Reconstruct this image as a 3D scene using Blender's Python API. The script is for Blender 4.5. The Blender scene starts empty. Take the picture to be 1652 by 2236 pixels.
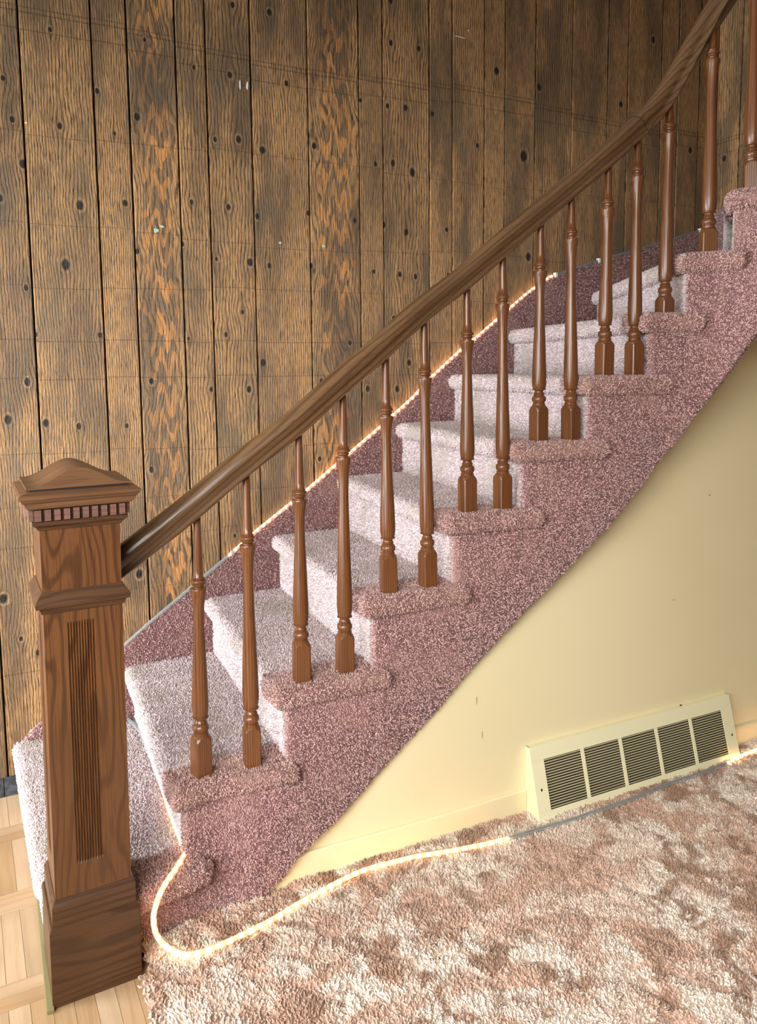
import bpy, bmesh, math, random
import numpy as np
from mathutils import Vector, Matrix, noise as mnoise

random.seed(7)
rng = np.random.default_rng(7)
C = bpy.context.scene.collection
SC = bpy.context.scene

# ------------------------------------------------------------------ camera
FPX, PPX, PPY, HC = 1680.0, 826.0, 976.0, 1.36
PITCH, ROLL = math.radians(5.88), math.radians(0.52)
cF = np.array([0, math.cos(PITCH), -math.sin(PITCH)])
_R0 = np.array([1, 0, 0.]); _U0 = np.array([0, math.sin(PITCH), math.cos(PITCH)])
cR = _R0 * math.cos(ROLL) - _U0 * math.sin(ROLL)
cU = _U0 * math.cos(ROLL) + _R0 * math.sin(ROLL)
cam_d = bpy.data.cameras.new('camera'); cam = bpy.data.objects.new('camera', cam_d); C.objects.link(cam)
cam_d.sensor_fit = 'VERTICAL'; cam_d.sensor_height = 24.0; cam_d.sensor_width = 24.0 * 1652 / 2236
cam_d.lens = FPX / 2236 * 24.0
cam_d.shift_y = (PPY - 1118) / 2236
cam_d.clip_start = 0.02
cam.matrix_world = Matrix(((cR[0], cU[0], -cF[0], 0), (cR[1], cU[1], -cF[1], 0), (cR[2], cU[2], -cF[2], HC), (0, 0, 0, 1)))
SC.camera = cam

# ------------------------------------------------------------------ world, lamps, exposure
SC.view_settings.view_transform = 'Standard'
try: SC.view_settings.look = 'None'
except Exception: pass
SC.view_settings.gamma = 1.0
SC.view_settings.use_curve_mapping = False
SC.view_settings.exposure = 0.10
w = bpy.data.worlds.new('world'); SC.world = w; w.use_nodes = True
w.node_tree.nodes['Background'].inputs[0].default_value = (0.80, 0.88, 1.0, 1)
w.node_tree.nodes['Background'].inputs[1].default_value = 0.05

E1 = np.array([0.8944, 0.4472]); E2 = np.array([-0.4472, 0.8944])   # along / into the plank wall
def st(s, t): return E1 * s + E2 * t
TW = 2.661                                                           # plank wall lies at t = TW

def area(name, loc, target, sx, sy, power, col, spread=180):
    l = bpy.data.lights.new(name, 'AREA'); l.shape = 'RECTANGLE'; l.size = sx; l.size_y = sy
    l.energy = power; l.color = col; l.spread = math.radians(spread)
    o = bpy.data.objects.new(name, l); C.objects.link(o); o.location = loc
    d = Vector(target) - Vector(loc); o.rotation_euler = d.to_track_quat('-Z', 'Y').to_euler()
    return o
p = st(-2.30, 2.22)
area('entry_window_light', (p[0], p[1], 1.18), (p[0] + E1[0], p[1] + E1[1], 1.05), 0.84, 1.7, 140, (0.88, 0.94, 1.0))
area('room_window_light', (-0.65, -0.9, 2.2), (0.40, 1.95, 0.30), 1.8, 1.2, 62, (1.0, 0.97, 0.93), 95)
area('side_fill_light', (-1.9, -.55, 1.15), (-.75, 2.4, .85), 1.1, 1.3, 20, (0.97, 0.98, 1.0), 85)  # added fill lamp, no window known here; brightens left wall and skirt

# ------------------------------------------------------------------ projection helpers (photo pixel -> place)
def ray(x, y):
    d = cF + cR * (x - PPX) / FPX - cU * (y - PPY) / FPX
    return d / d[1]
def at_z(x, y, z):
    d = ray(x, y); t = (z - HC) / d[2]; return np.array([d[0] * t, t, z])
def at_Y(x, y, Y):
    d = ray(x, y); return np.array([d[0] * Y, Y, HC + d[2] * Y])
def on_wall(x, y, off=0.0):
    d = ray(x, y); n = (TW - off) / (d[:2] @ E2); return np.array([d[0] * n, n, HC + d[2] * n])

# ------------------------------------------------------------------ object helpers
def tag(o, label=None, cat=None, group=None, kind=None):
    if label: o['label'] = label
    if cat: o['category'] = cat
    if group: o['group'] = group
    if kind: o['kind'] = kind
    return o
WLOC = {}
def empty(name, loc, label=None, cat=None, group=None, kind=None):
    o = bpy.data.objects.new(name, None); C.objects.link(o); o.location = loc; o.empty_display_size = .05
    WLOC[o.name] = np.array(loc, float)
    return tag(o, label, cat, group, kind)
def shade(me, ang=None):
    me.polygons.foreach_set('use_smooth', [True] * len(me.polygons))
def link(name, me, mat, parent=None, smooth=False, loc=None):
    if mat is not None: me.materials.append(mat)
    if smooth: shade(me)
    o = bpy.data.objects.new(name, me); C.objects.link(o)
    if parent is not None:
        o.parent = parent
    if loc is not None: o.location = loc
    base = WLOC.get(parent.name, np.zeros(3)) if parent is not None else np.zeros(3)
    WLOC[o.name] = base + (np.array(loc, float) if loc is not None else 0)
    return o
class MB:
    def __init__(s): s.v = []; s.f = []
    def quad(s, a, b, c, d): n = len(s.v); s.v += [a, b, c, d]; s.f.append((n, n+1, n+2, n+3))
    def box(s, o, ax, ay, az):
        o, ax, ay, az = [np.array(q, float) for q in (o, ax, ay, az)]
        n = len(s.v); s.v += [o, o+ax, o+ax+ay, o+ay, o+az, o+ax+az, o+ax+ay+az, o+ay+az]
        s.f += [(n+3, n+2, n+1, n), (n+4, n+5, n+6, n+7), (n, n+1, n+5, n+4), (n+1, n+2, n+6, n+5), (n+2, n+3, n+7, n+6), (n+3, n, n+4, n+7)]
    def loops(s, loops, cap0=True, cap1=True, closed=True):
        n = len(s.v); m = len(loops[0])
        for l in loops: s.v += [np.array(q, float) for q in l]
        for i in range(len(loops) - 1):
            for j in range(m if closed else m - 1):
                k = (j + 1) % m
                s.f.append((n + i*m + j, n + i*m + k, n + (i+1)*m + k, n + (i+1)*m + j))
        if cap0: s.f.append(tuple(n + j for j in reversed(range(m))))
        if cap1: s.f.append(tuple(n + (len(loops)-1)*m + j for j in range(m)))
    def mesh(s, name, origin=(0, 0, 0)):
        me = bpy.data.meshes.new(name); o = np.array(origin, float)
        me.from_pydata([tuple(np.array(q) - o) for q in s.v], [], s.f); me.validate(); me.update()
        return me
    def build(s, name, mat, parent=None, smooth=False, bevel=0.0, fixn=True):
        base = WLOC.get(parent.name, np.zeros(3)) if parent is not None else np.zeros(3)
        me = s.mesh(name, base)
        if fixn or bevel:
            bm = bmesh.new(); bm.from_mesh(me)
            if fixn:
                bmesh.ops.recalc_face_normals(bm, faces=bm.faces)
                if bm.calc_volume(signed=True) < 0: bmesh.ops.reverse_faces(bm, faces=bm.faces)
            if bevel:
                es = [e for e in bm.edges if len(e.link_faces) == 2 and e.calc_face_angle(0) > 0.6]
                bmesh.ops.bevel(bm, geom=es, offset=bevel, segments=2, affect='EDGES', profile=0.6)
            bm.to_mesh(me); bm.free()
        return link(name, me, mat, parent, smooth)

def smooth_by_angle(o, deg=35):
    me = o.data; shade(me)
    bm = bmesh.new(); bm.from_mesh(me)
    for e in bm.edges:
        e.smooth = not (len(e.link_faces) == 2 and e.calc_face_angle(0) > math.radians(deg))
    bm.to_mesh(me); bm.free()
    return o

def catmull(P, n=10):
    P = [np.array(q, float) for q in P]; Q = [2*P[0]-P[1]] + P + [2*P[-1]-P[-2]]; out = []
    for i in range(1, len(Q) - 2):
        for k in range(n):
            t = k / n
            out.append(0.5*((2*Q[i]) + (-Q[i-1]+Q[i+1])*t + (2*Q[i-1]-5*Q[i]+4*Q[i+1]-Q[i+2])*t*t + (-Q[i-1]+3*Q[i]-3*Q[i+1]+Q[i+2])*t**3))
    out.append(P[-1]); return np.array(out)
def resample(P, step):
    d = np.r_[0, np.cumsum(np.linalg.norm(np.diff(P, axis=0), axis=1))]
    n = max(2, int(d[-1] / step) + 1); t = np.linspace(0, d[-1], n)
    return np.array([np.interp(t, d, P[:, k]) for k in range(P.shape[1])]).T

# ------------------------------------------------------------------ material helpers
class NT:
    def __init__(s, name):
        s.m = bpy.data.materials.new(name); s.m.use_nodes = True; s.t = s.m.node_tree; s.n = s.t.nodes; s.b = s.n['Principled BSDF']
    def add(s, typ, **k):
        n = s.n.new(typ)
        for a, v in k.items(): setattr(n, a, v)
        return n
    def put(s, sock, v):
        if isinstance(v, (int, float, tuple)): sock.default_value = v
        else: s.t.links.new(v, sock)
    def math(s, op, a, b=None, c=None, clamp=False):
        n = s.add('ShaderNodeMath', operation=op); n.use_clamp = clamp; s.put(n.inputs[0], a)
        if b is not None: s.put(n.inputs[1], b)
        if c is not None: s.put(n.inputs[2], c)
        return n.outputs[0]
    def obj(s): return s.add('ShaderNodeTexCoord').outputs['Object']
    def mapping(s, v, scale=(1, 1, 1), loc=(0, 0, 0), rot=(0, 0, 0)):
        n = s.add('ShaderNodeMapping'); s.put(n.inputs['Vector'], v); n.inputs['Scale'].default_value = scale
        if isinstance(loc, tuple): n.inputs['Location'].default_value = loc
        else: s.put(n.inputs['Location'], loc)
        n.inputs['Rotation'].default_value = rot; return n.outputs[0]
    def noise(s, v, scale=1, detail=2, rough=.5, dist=0):
        n = s.add('ShaderNodeTexNoise'); s.put(n.inputs['Vector'], v); n.inputs['Scale'].default_value = scale
        n.inputs['Detail'].default_value = detail; n.inputs['Roughness'].default_value = rough; n.inputs['Distortion'].default_value = dist
        return n.outputs['Fac']
    def ramp(s, f, lo, hi, a=0.0, b=1.0, smooth=True):
        n = s.add('ShaderNodeMapRange'); n.interpolation_type = 'SMOOTHSTEP' if smooth else 'LINEAR'
        s.put(n.inputs['Value'], f); n.inputs['From Min'].default_value = lo; n.inputs['From Max'].default_value = hi
        n.inputs['To Min'].default_value = a; n.inputs['To Max'].default_value = b; return n.outputs[0]
    def mix(s, f, a, b, mode='MIX'):
        n = s.add('ShaderNodeMix', data_type='RGBA', blend_type=mode); s.put(n.inputs[0], f)
        s.put(n.inputs[6], a if not (isinstance(a, tuple) and len(a) == 3) else a + (1,)); s.put(n.inputs[7], b if not (isinstance(b, tuple) and len(b) == 3) else b + (1,))
        return n.outputs[2]
    def bump(s, h, strength=.3, dist=.002):
        n = s.add('ShaderNodeBump'); n.inputs['Strength'].default_value = strength; n.inputs['Distance'].default_value = dist
        s.put(n.inputs['Height'], h); s.put(s.b.inputs['Normal'], n.outputs[0])
    def fin(s, col, rough=.5, spec=.5):
        s.put(s.b.inputs['Base Color'], col if not (isinstance(col, tuple) and len(col) == 3) else col + (1,))
        s.put(s.b.inputs['Roughness'], rough); s.put(s.b.inputs['Specular IOR Level'], spec)
        return s.m

def plain(name, col, rough=.5, spec=.5, bumpscale=None):
    t = NT(name)
    if bumpscale: t.bump(t.noise(t.obj(), bumpscale, 3), .15, .001)
    return t.fin(col, rough, spec)

def wood(name, light, dark, axis='Z', freq=60, K=14, stretch=1.5, rough=.38, spec=.5, seed=0., across='X', gloss_var=True):
    """stained oak: growth-ring contours stretched along the given axis with dark open pores"""
    t = NT(name); v = t.obj()
    sep = t.add('ShaderNodeSeparateXYZ'); t.put(sep.inputs[0], v)
    a = {'X': 0, 'Y': 1, 'Z': 2}
    sc_lo = [9., 9., 9.]; sc_lo[a[axis]] = stretch
    rnd = t.add('ShaderNodeObjectInfo').outputs['Random']
    off = t.add('ShaderNodeCombineXYZ')
    for k in range(3): t.put(off.inputs[k], t.math('MULTIPLY_ADD', rnd, 17.0 + 7*k, seed))
    n1 = t.noise(t.mapping(v, tuple(sc_lo), off.outputs[0]), 1, 2, .45, .2)
    lin = t.math('ADD', sep.outputs[a[across]], t.math('MULTIPLY', sep.outputs[(a[axis] + 1) % 3 if across == 'X' and axis != 'Y' else a[across]], .45))
    ph = t.math('ADD', t.math('MULTIPLY', lin, float(freq * 6.28)), t.math('MULTIPLY', n1, float(K * 6.28)))
    ring = t.math('MULTIPLY_ADD', t.math('SINE', ph), .5, .5)
    sc_hi = [420., 420., 420.]; sc_hi[a[axis]] = 9.
    fib = t.noise(t.mapping(v, tuple(sc_hi), off.outputs[0]), 1, 2, .6)
    pores = t.ramp(fib, .34, .5)
    patch = t.noise(t.mapping(v, (3, 3, 2), off.outputs[0]), 1, 2)
    f = t.math('MULTIPLY', t.ramp(ring, .0, .5, .42, 1.0), t.math('MULTIPLY_ADD', pores, .5, .5))
    col = t.mix(f, dark, light)
    col = t.mix(t.ramp(patch, .4, .62, 0, .45), col, tuple(c * .62 for c in light))
    t.bump(t.math('MULTIPLY', f, 1.0), .18, .0012)
    return t.fin(col, rough, spec)

def carpet(name, light, dark, mottle=None, mscale=8., rough=.95, mix=.38):
    """pile carpet; every tuft carries its own random value in the attribute rnd"""
    t = NT(name); v = t.obj()
    at = t.add('ShaderNodeAttribute'); at.attribute_name = 'rnd'
    r = at.outputs['Fac']
    n = t.noise(v, 260., 1); n2 = t.noise(v, mscale, 3, .6)
    f = t.math('ADD', t.math('MULTIPLY', r, .75), t.math('MULTIPLY', n, .25))
    col = t.mix(t.ramp(f, .15, .8), dark, light)
    if mottle: col = t.mix(t.ramp(n2, .46, .68, 0, mix), col, mottle)
    m = t.fin(col, rough, .12)
    t.b.inputs['Sheen Weight'].default_value = .25; t.b.inputs['Sheen Roughness'].default_value = .5
    t.b.inputs['Sheen Tint'].default_value = (1, .93, .93, 1)
    return m

def add_tufts(o, spacing, length, width, seed=0, mask=None, lean=.55, clump=0.0, leanfield=None):
    """adds a pile of small yarn tips to a mesh object (same mesh, so it stays one part)"""
    me = o.data; me.calc_loop_triangles()
    nv = len(me.vertices); co = np.empty(nv*3); me.vertices.foreach_get('co', co); co = co.reshape(-1, 3)
    nt = len(me.loop_triangles); tv = np.empty(nt*3, dtype=np.int64); me.loop_triangles.foreach_get('vertices', tv); tv = tv.reshape(-1, 3)
    tn = np.empty(nt*3); me.loop_triangles.foreach_get('normal', tn); tn = tn.reshape(-1, 3)
    A, B, D = co[tv[:, 0]], co[tv[:, 1]], co[tv[:, 2]]
    ar = .5*np.linalg.norm(np.cross(B-A, D-A), axis=1)
    cen = (A+B+D)/3
    if mask is not None: ar = ar * mask(cen, tn)
    g = np.random.default_rng(seed + 11); N = int(ar.sum() / spacing**2)
    if N < 1: return
    idx = g.choice(nt, N, p=ar/ar.sum()); u, vv = g.random(N), g.random(N); fl = u+vv > 1; u[fl], vv[fl] = 1-u[fl], 1-vv[fl]
    P = A[idx] + (B[idx]-A[idx])*u[:, None] + (D[idx]-A[idx])*vv[:, None]; Nn = tn[idx]
    T = np.cross(Nn, g.normal(size=(N, 3))); T /= np.linalg.norm(T, axis=1)[:, None]+1e-9; S = np.cross(Nn, T)
    L = length*(.65+.7*g.random(N)); W = width*(.7+.6*g.random(N))
    tip = P + Nn*L[:, None] + T*(g.normal(size=N)*lean*length)[:, None] + S*(g.normal(size=N)*lean*length)[:, None]
    if leanfield is not None: tip = tip + leanfield(P)*length
    a0 = P - Nn*length*.2 + T*(W*.6)[:, None]; a1 = P - Nn*length*.2 - T*(W*.3)[:, None] + S*(W*.52)[:, None]; a2 = P - Nn*length*.2 - T*(W*.3)[:, None] - S*(W*.52)[:, None]
    mid = (P*.35+tip*.65)
    # blunt tip: small triangle on top, 3 quads round it
    q = .62
    t0 = tip + (a0-P)*q; t1 = tip + (a1-P)*q; t2 = tip + (a2-P)*q
    V = np.stack([a0, a1, a2, t0, t1, t2], 1).reshape(-1, 3)
    b = (np.arange(N)*6)[:, None]
    F = np.concatenate([b+np.array([[3, 4, 5]]), b+np.array([[0, 1, 4]]), b+np.array([[0, 4, 3]]), b+np.array([[1, 2, 5]]), b+np.array([[1, 5, 4]]), b+np.array([[2, 0, 3]]), b+np.array([[2, 3, 5]])], 1).reshape(-1, 3)
    # old faces
    lf = []; 
    allco = np.concatenate([co, V]); F = F + nv
    oldt = tv
    faces = np.concatenate([oldt, F])
    me2 = bpy.data.meshes.new(me.name)
    me2.vertices.add(len(allco)); me2.vertices.foreach_set('co', allco.ravel())
    me2.loops.add(len(faces)*3); me2.loops.foreach_set('vertex_index', faces.ravel())
    me2.polygons.add(len(faces)); me2.polygons.foreach_set('loop_start', np.arange(len(faces))*3)
    try: me2.polygons.foreach_set('loop_total', np.full(len(faces), 3))
    except Exception: pass
    me2.update(calc_edges=True)
    at = me2.attributes.new('rnd', 'FLOAT', 'POINT')
    rv = np.concatenate([np.full(nv, .1), np.repeat(g.random(N), 6)])
    at.data.foreach_set('value', rv)
    for m in me.materials: me2.materials.append(m)
    o.data = me2; bpy.data.meshes.remove(me)
    return o

# ------------------------------------------------------------------ colours / materials
M = {}
M['newel'] = wood('newel_oak', (.128, .050, .016), (.032, .011, .005), 'Z', 34, 12.0, 1.5, .36, seed=3.1)
M['newel_h'] = wood('newel_oak_crosswise', (.080, .034, .013), (.026, .011, .005), 'X', 26, 8, 1.6, .36, seed=1.7, across='Z')
M['cap'] = wood('newel_cap_oak', (.165, .078, .034), (.065, .027, .012), 'X', 22, 5, 1.6, .38, seed=5.2, across='Y')
M['flute'] = wood('flute_oak', (.110, .040, .016), (.045, .016, .007), 'Z', 60, 3, 1.5, .4, seed=2.2)
M['dentil'] = wood('dentil_wood', (.17, .085, .062), (.09, .04, .03), 'X', 60, 3, 2, .5, across='Z')
M['black'] = plain('near_black', (.016, .013, .016), .45)
M['baluster'] = wood('baluster_oak', (.180, .066, .021), (.066, .022, .008), 'Z', 110, 4, 1.2, .30, .6)
M['rail'] = wood('handrail_oak', (.140, .072, .030), (.036, .017, .008), 'X', 50, 5, .9, .30, .6, across='Z')
M['runner'] = carpet('lit_pink_carpet', (.80, .69, .68), (.44, .34, .34), (.44, .39, .32), 6., mix=.62)  # same carpet as the sides; strong light and wear painted in as paleness
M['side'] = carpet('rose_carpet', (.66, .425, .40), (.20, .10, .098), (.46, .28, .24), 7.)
M['end'] = carpet('rose_tan_carpet', (.68, .445, .40), (.21, .112, .10), (.46, .30, .235), 12.)  # separate end pieces; soiling and near-edge shade both mixed into the tone
M['shag'] = None

# ------------------------------------------------------------------ plank wall
def plank_mat(idx, width, x0, knots, style):
    t = NT('rough_sawn_plank'); v = t.obj()
    sep = t.add('ShaderNodeSeparateXYZ'); t.put(sep.inputs[0], v); X, Z = sep.outputs[0], sep.outputs[2]
    so = idx * 3.17
    F, K, sx, sz = style
    kn = 0.0; ring = 0.0; halo = 0.0; rim = 0.0
    for (kx, kz, kr) in knots:
        dx = t.math('MULTIPLY', t.math('SUBTRACT', X, float(kx)), 1.0/kr)
        dz = t.math('MULTIPLY', t.math('SUBTRACT', Z, float(kz)), .72/kr)
        d2 = t.math('ADD', t.math('MULTIPLY', dx, dx), t.math('MULTIPLY', dz, dz))
        core = t.ramp(d2, .35, 1.15, 1, 0)
        hl = t.math('DIVIDE', 1.0, t.math('ADD', 1.0, t.math('MULTIPLY', d2, .13)))
        kn = core if kn == 0.0 else t.math('MAXIMUM', kn, core)
        rm = t.math('MULTIPLY', t.ramp(d2, 1.0, 1.6), t.ramp(d2, 1.8, 3.0, 1, 0)); rim = rm if rim == 0.0 else t.math('MAXIMUM', rim, rm)
        # streak of dark stain above/below the knot
        st_ = t.math('DIVIDE', 1.0, t.math('ADD', 1.0, t.math('ADD', t.math('MULTIPLY', t.math('MULTIPLY', dx, dx), .45), t.math('MULTIPLY', t.math('MULTIPLY', dz, dz), .07))))
        halo = st_ if halo == 0.0 else t.math('MAXIMUM', halo, st_)
        sgn = t.math('MULTIPLY', t.math('MULTIPLY', dx, 1.3), hl)
        ring = sgn if ring == 0.0 else t.math('ADD', ring, sgn)
    n1 = t.noise(t.mapping(v, (sx, 1, sz), (so, so, so)), 1, 2, .5, .35)
    wob = t.noise(t.mapping(v, (25, 1, 11), (so, so, so)), 1, 2, .6)
    ph = t.math('ADD', t.math('MULTIPLY', X, F*6.28), t.math('MULTIPLY', n1, K*6.28))
    ph = t.math('ADD', ph, t.math('MULTIPLY', wob, 9.0))
    if ring != 0.0: ph = t.math('SUBTRACT', ph, t.math('MULTIPLY', ring, 3.2))
    s = t.math('MULTIPLY_ADD', t.math('SINE', ph), .5, .5)
    fine = t.noise(t.mapping(v, (300, 1, 24), (so, 0, so)), 1, 3, .7)
    brush = t.noise(t.mapping(v, (120, 1, 60), (so, 0, so)), 1, 2, .6)
    f = t.math('ADD', t.math('MULTIPLY', t.ramp(s, .02, .6), .5), t.math('MULTIPLY', t.ramp(fine, .38, .56), .5))
    big = t.noise(t.mapping(v, (7, 1, 1.6), (so, 2, so)), 1, 3, .6)
    green = t.noise(t.mapping(v, (9, 1, 4.), (so+4, 2, so)), 1, 2, .6)
    h = random.random()
    light = (.52 + .08*h, .295 + .04*h, .120 + .02*h)
    orange = (.62, .27, .075)
    dark = (.034, .019, .010)
    col = t.mix(f, dark, light)
    if K > 6: # bold cathedral figure: orange early wood between grey-brown late wood
        n3 = t.noise(t.mapping(v, (26, 1, 7), (so, so, so)), 1, 3, .6, .3)
        dxc = t.math('SUBTRACT', X, float(width*.52))
        zz_ = t.math('ADD', t.math('MULTIPLY', Z, 6.283/.115), t.math('ADD', t.math('MULTIPLY', t.math('ABSOLUTE', dxc), 70.0), t.math('MULTIPLY', t.math('SINE', t.math('MULTIPLY', dxc, 125.0)), 2.0)))
        bn = t.ramp(t.math('MULTIPLY_ADD', t.math('SINE', t.math('ADD', zz_, t.math('MULTIPLY', n3, 13.0))), .5, .5), .55, .70)
        cen = t.ramp(t.math('ABSOLUTE', t.math('ADD', t.math('SUBTRACT', X, float(width*.52)), t.math('MULTIPLY', t.math('SUBTRACT', wob, .5), .08))), width*.22, width*.42, 1, 0)
        col = t.mix(t.math('MULTIPLY', cen, t.ramp(bn, 0, 1, .45, 0)), col, (.062, .050, .038))
        col = t.mix(t.math('MULTIPLY', t.math('MULTIPLY', bn, cen), t.math('MULTIPLY_ADD', t.ramp(fine, .3, .5), .35, .35)), col, orange)
    col = t.mix(t.ramp(big, .40, .64, 0, .72), col, (.085, .058, .036))
    col = t.mix(t.ramp(green, .52, .7, 0, .4), col, (.12, .105, .065))
    # cross saw marks at fixed heights
    saw = 0.0
    for z0, k, th in ((2.415, .02, .004), (2.43, .02, .003), (2.365, .02, .003), (2.09, -.01, .002), (1.80, .015, .002), (1.63, -.01, .002), (1.455, 0, .0025), (1.335, 0, .0025), (1.09, .01, .002), (.93, 0, .002), (.80, 0, .002), (.62, 0, .0015), (.392, 0, .003)):
        q = t.ramp(t.math('ABSOLUTE', t.math('SUBTRACT', Z, float(z0 + k*math.sin(idx*.6) + .004*math.sin(idx*2.3)))), 0.0, th, 1, 0)
        saw = q if saw == 0.0 else t.math('ADD', saw, q)
    col = t.mix(t.math('MULTIPLY', t.math('MINIMUM', saw, 1.0), t.math('MULTIPLY_ADD', brush, 1.0, .05), clamp=True), col, (.03, .018, .01))
    if kn != 0.0:
        col = t.mix(t.math('MULTIPLY', halo, .5), col, (.050, .040, .028))
        col = t.mix(t.math('MULTIPLY', rim, t.math('MULTIPLY', t.math('MULTIPLY', t.ramp(wob, .38, .58), t.ramp(fine, .32, .52)), .5)), col, (.46, .28, .14))
        col = t.mix(kn, col, (.013, .009, .007))
    hgt = t.math('ADD', t.math('MULTIPLY', f, .8), t.math('MULTIPLY', brush, .5))
    if kn != 0.0: hgt = t.math('SUBTRACT', hgt, t.math('MULTIPLY', kn, 1.0))
    t.bump(hgt, .75, .003)
    return t.fin(col, t.ramp(fine, .3, .7, .45, .75), .34)

KN = [(109,69,8),(7,174,9),(27,263,9),(130,278,9),(51,360,12),(0,434,11),(174,450,11),(211,202,7),(249,294,6),(272,445,8),(298,258,9),(314,91,6),(143,579,13),
(298,550,7),(396,534,6),(421,151,6),(499,167,9),(505,15,8),(585,31,10),(518,307,9),(467,307,6),(496,454,8),(416,443,6),(570,330,10),(559,474,8),(543,574,11),(585,581,8),(470,567,6),
(849,5,7),(849,97,8),(910,109,9),(622,185,9),(842,234,8),(881,238,9),(783,222,5),(939,251,7),(1079,158,10),(816,360,7),(854,358,8),(896,378,10),(682,321,8),(669,467,6),(771,483,6),
(834,492,8),(883,508,9),(970,503,6),(675,581,7),(812,594,7),(1037,320,6),(57,629,8),(78,731,7),(218,732,8),(60,834,10),(18,916,15),(100,923,11),(172,930,8),(329,832,9),(276,929,7),(410,740,5),
(527,682,7),(491,731,8),(572,792,9),(459,850,8),(541,850,9),(329,1025,8),(303,1251,12),(510,1168,7),(869,600,9),(903,605,8),(974,603,7),(856,696,7),(698,832,7),(760,749,7),
(799,849,8),(863,849,9),(889,792,9),(694,1001,7),(1172,193,9),(1138,343,13),(1148,562,12),(8,1305,13),(46,1392,8),(83,1422,9),(1350,230,9),(1240,560,8),(1500,330,9),(1420,90,8)]
GX = [36,194,271,376,441,539,663,776,829,932,983,1054,1097,1166,1249,1329,1365,1438,1475,1523]
GK = [.055,.044,.041,.0355,.033,.027,.021,.013,.0096,.003,-.001,-.005,-.003,-.012,-.02,-.028,-.0145,-.017,-.02,-.025]
gs = [on_wall(a+b*500, 500)[:2] @ E1 for a, b in zip(GX, GK)]
corner_s = on_wall(1557, 300)[:2] @ E1
left = [gs[0]-.15, gs[0]-.25, gs[0]-.45, gs[0]-.6, gs[0]-.8, gs[0]-1.0, gs[0]-1.1, gs[0]-1.3, gs[0]-1.5, gs[0]-1.65, gs[0]-1.85, gs[0]-1.95, gs[0]-2.15]
edges = sorted(left + gs + [corner_s])
ZT = 3.4
wb = MB(); o3 = np.r_[st(edges[0]-.02, TW+.004), -.05]
wb.box(o3, np.r_[E1*(edges[-1]-edges[0]+.05), 0], np.r_[E2*.08, 0], (0, 0, ZT))
M['joint'] = plain('dark_joint', (.022, .013, .008), .9)
wall_back = wb.build('wall_back', M['joint']); tag(wall_back, 'rough-sawn brown knotty plank wall rising behind the carpeted stairs', kind='structure')
ang = math.atan2(E1[1], E1[0])
plank_of = []
STY = {0: (118, 2.2, 5, .8), 1: (75, 9, 9, 3.2), 2: (145, 1.5, 4, .6), 3: (95, 4, 6, 1.3)}
pat = {36: 0, 194: 2, 271: 1, 376: 3, 441: 3, 539: 0, 663: 1, 776: 2, 829: 3, 932: 2, 983: 0, 1054: 2, 1097: 2, 1166: 3, 1249: 0, 1329: 2, 1365: 0, 1438: 2, 1475: 0, 1523: 2}
kw = [(on_wall(x, y), r) for x, y, r in KN]
def plank_mesh(wd, ht, dep=.016, gap=.0022, bev=.0022):
    m = MB(); g = gap + random.uniform(0, .0008)
    prof = [(g, 0), (g, -dep+bev), (g+bev, -dep), (wd-g-bev, -dep), (wd-g, -dep+bev), (wd-g, 0)]
    m.loops([[(x, y, 0) for x, y in prof], [(x, y, ht) for x, y in prof]])
    return m.mesh('plank')
for i in range(len(edges)-1):
    s0, s1 = edges[i], edges[i+1]; wd = s1 - s0
    near = min(range(len(gs)), key=lambda k: abs(gs[k]-s0)); gx = GX[near] if abs(gs[near]-s0) < 1e-6 else None
    sty = STY[pat[gx]] if gx is not None else STY[random.choice([0, 2, 3])]
    kn = []
    for P, r in kw:
        s_ = P[:2] @ E1
        if s0 - .004 <= s_ < s1 - .0 : kn.append((s_-s0, P[2], r/FPX*P[1]*random.uniform(.5, .72)))
    me = plank_mesh(wd, ZT); bm = bmesh.new(); bm.from_mesh(me); bmesh.ops.recalc_face_normals(bm, faces=bm.faces); bm.to_mesh(me); bm.free()
    o = link('plank', me, plank_mat(i, wd, s0, kn, sty), wall_back)
    q = st(s0, TW + random.uniform(-.0012, .0012)); o.location = (q[0], q[1], 0); o.rotation_euler = (0, 0, ang)
# right wall, square to the plank wall, running towards the viewer
crn = st(corner_s, TW)
wr = MB(); wr.box(np.r_[crn + E1*.018, -.05], np.r_[E1*.08, 0], np.r_[-E2*2.6, 0], (0, 0, ZT+.1))
wall_right = wr.build('wall_right', M['joint']); tag(wall_right, 'plank wall meeting the long plank wall at the upper right corner', kind='structure')
tt = 0.0
for i, wd in enumerate([.14, .1, .2, .15, .2, .1, .2, .15, .1, .2, .2, .15, .2, .1, .2]):
    me = plank_mesh(wd, ZT); bm = bmesh.new(); bm.from_mesh(me); bmesh.ops.recalc_face_normals(bm, faces=bm.faces); bm.to_mesh(me); bm.free()
    kn = [(wd*.45, 2.32, .011), (wd*.5, 2.05, .012)] if i == 0 else [(wd*.5, random.uniform(1.2, 2.6), .011)]
    o = link('plank', me, plank_mat(40+i, wd, 0, kn, STY[[3, 0, 1, 2][i % 4]]), wall_right)
    q = crn - E2*tt + E1*.018; o.location = (q[0], q[1], 0); o.rotation_euler = (0, 0, ang - math.pi/2); tt += wd
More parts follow.
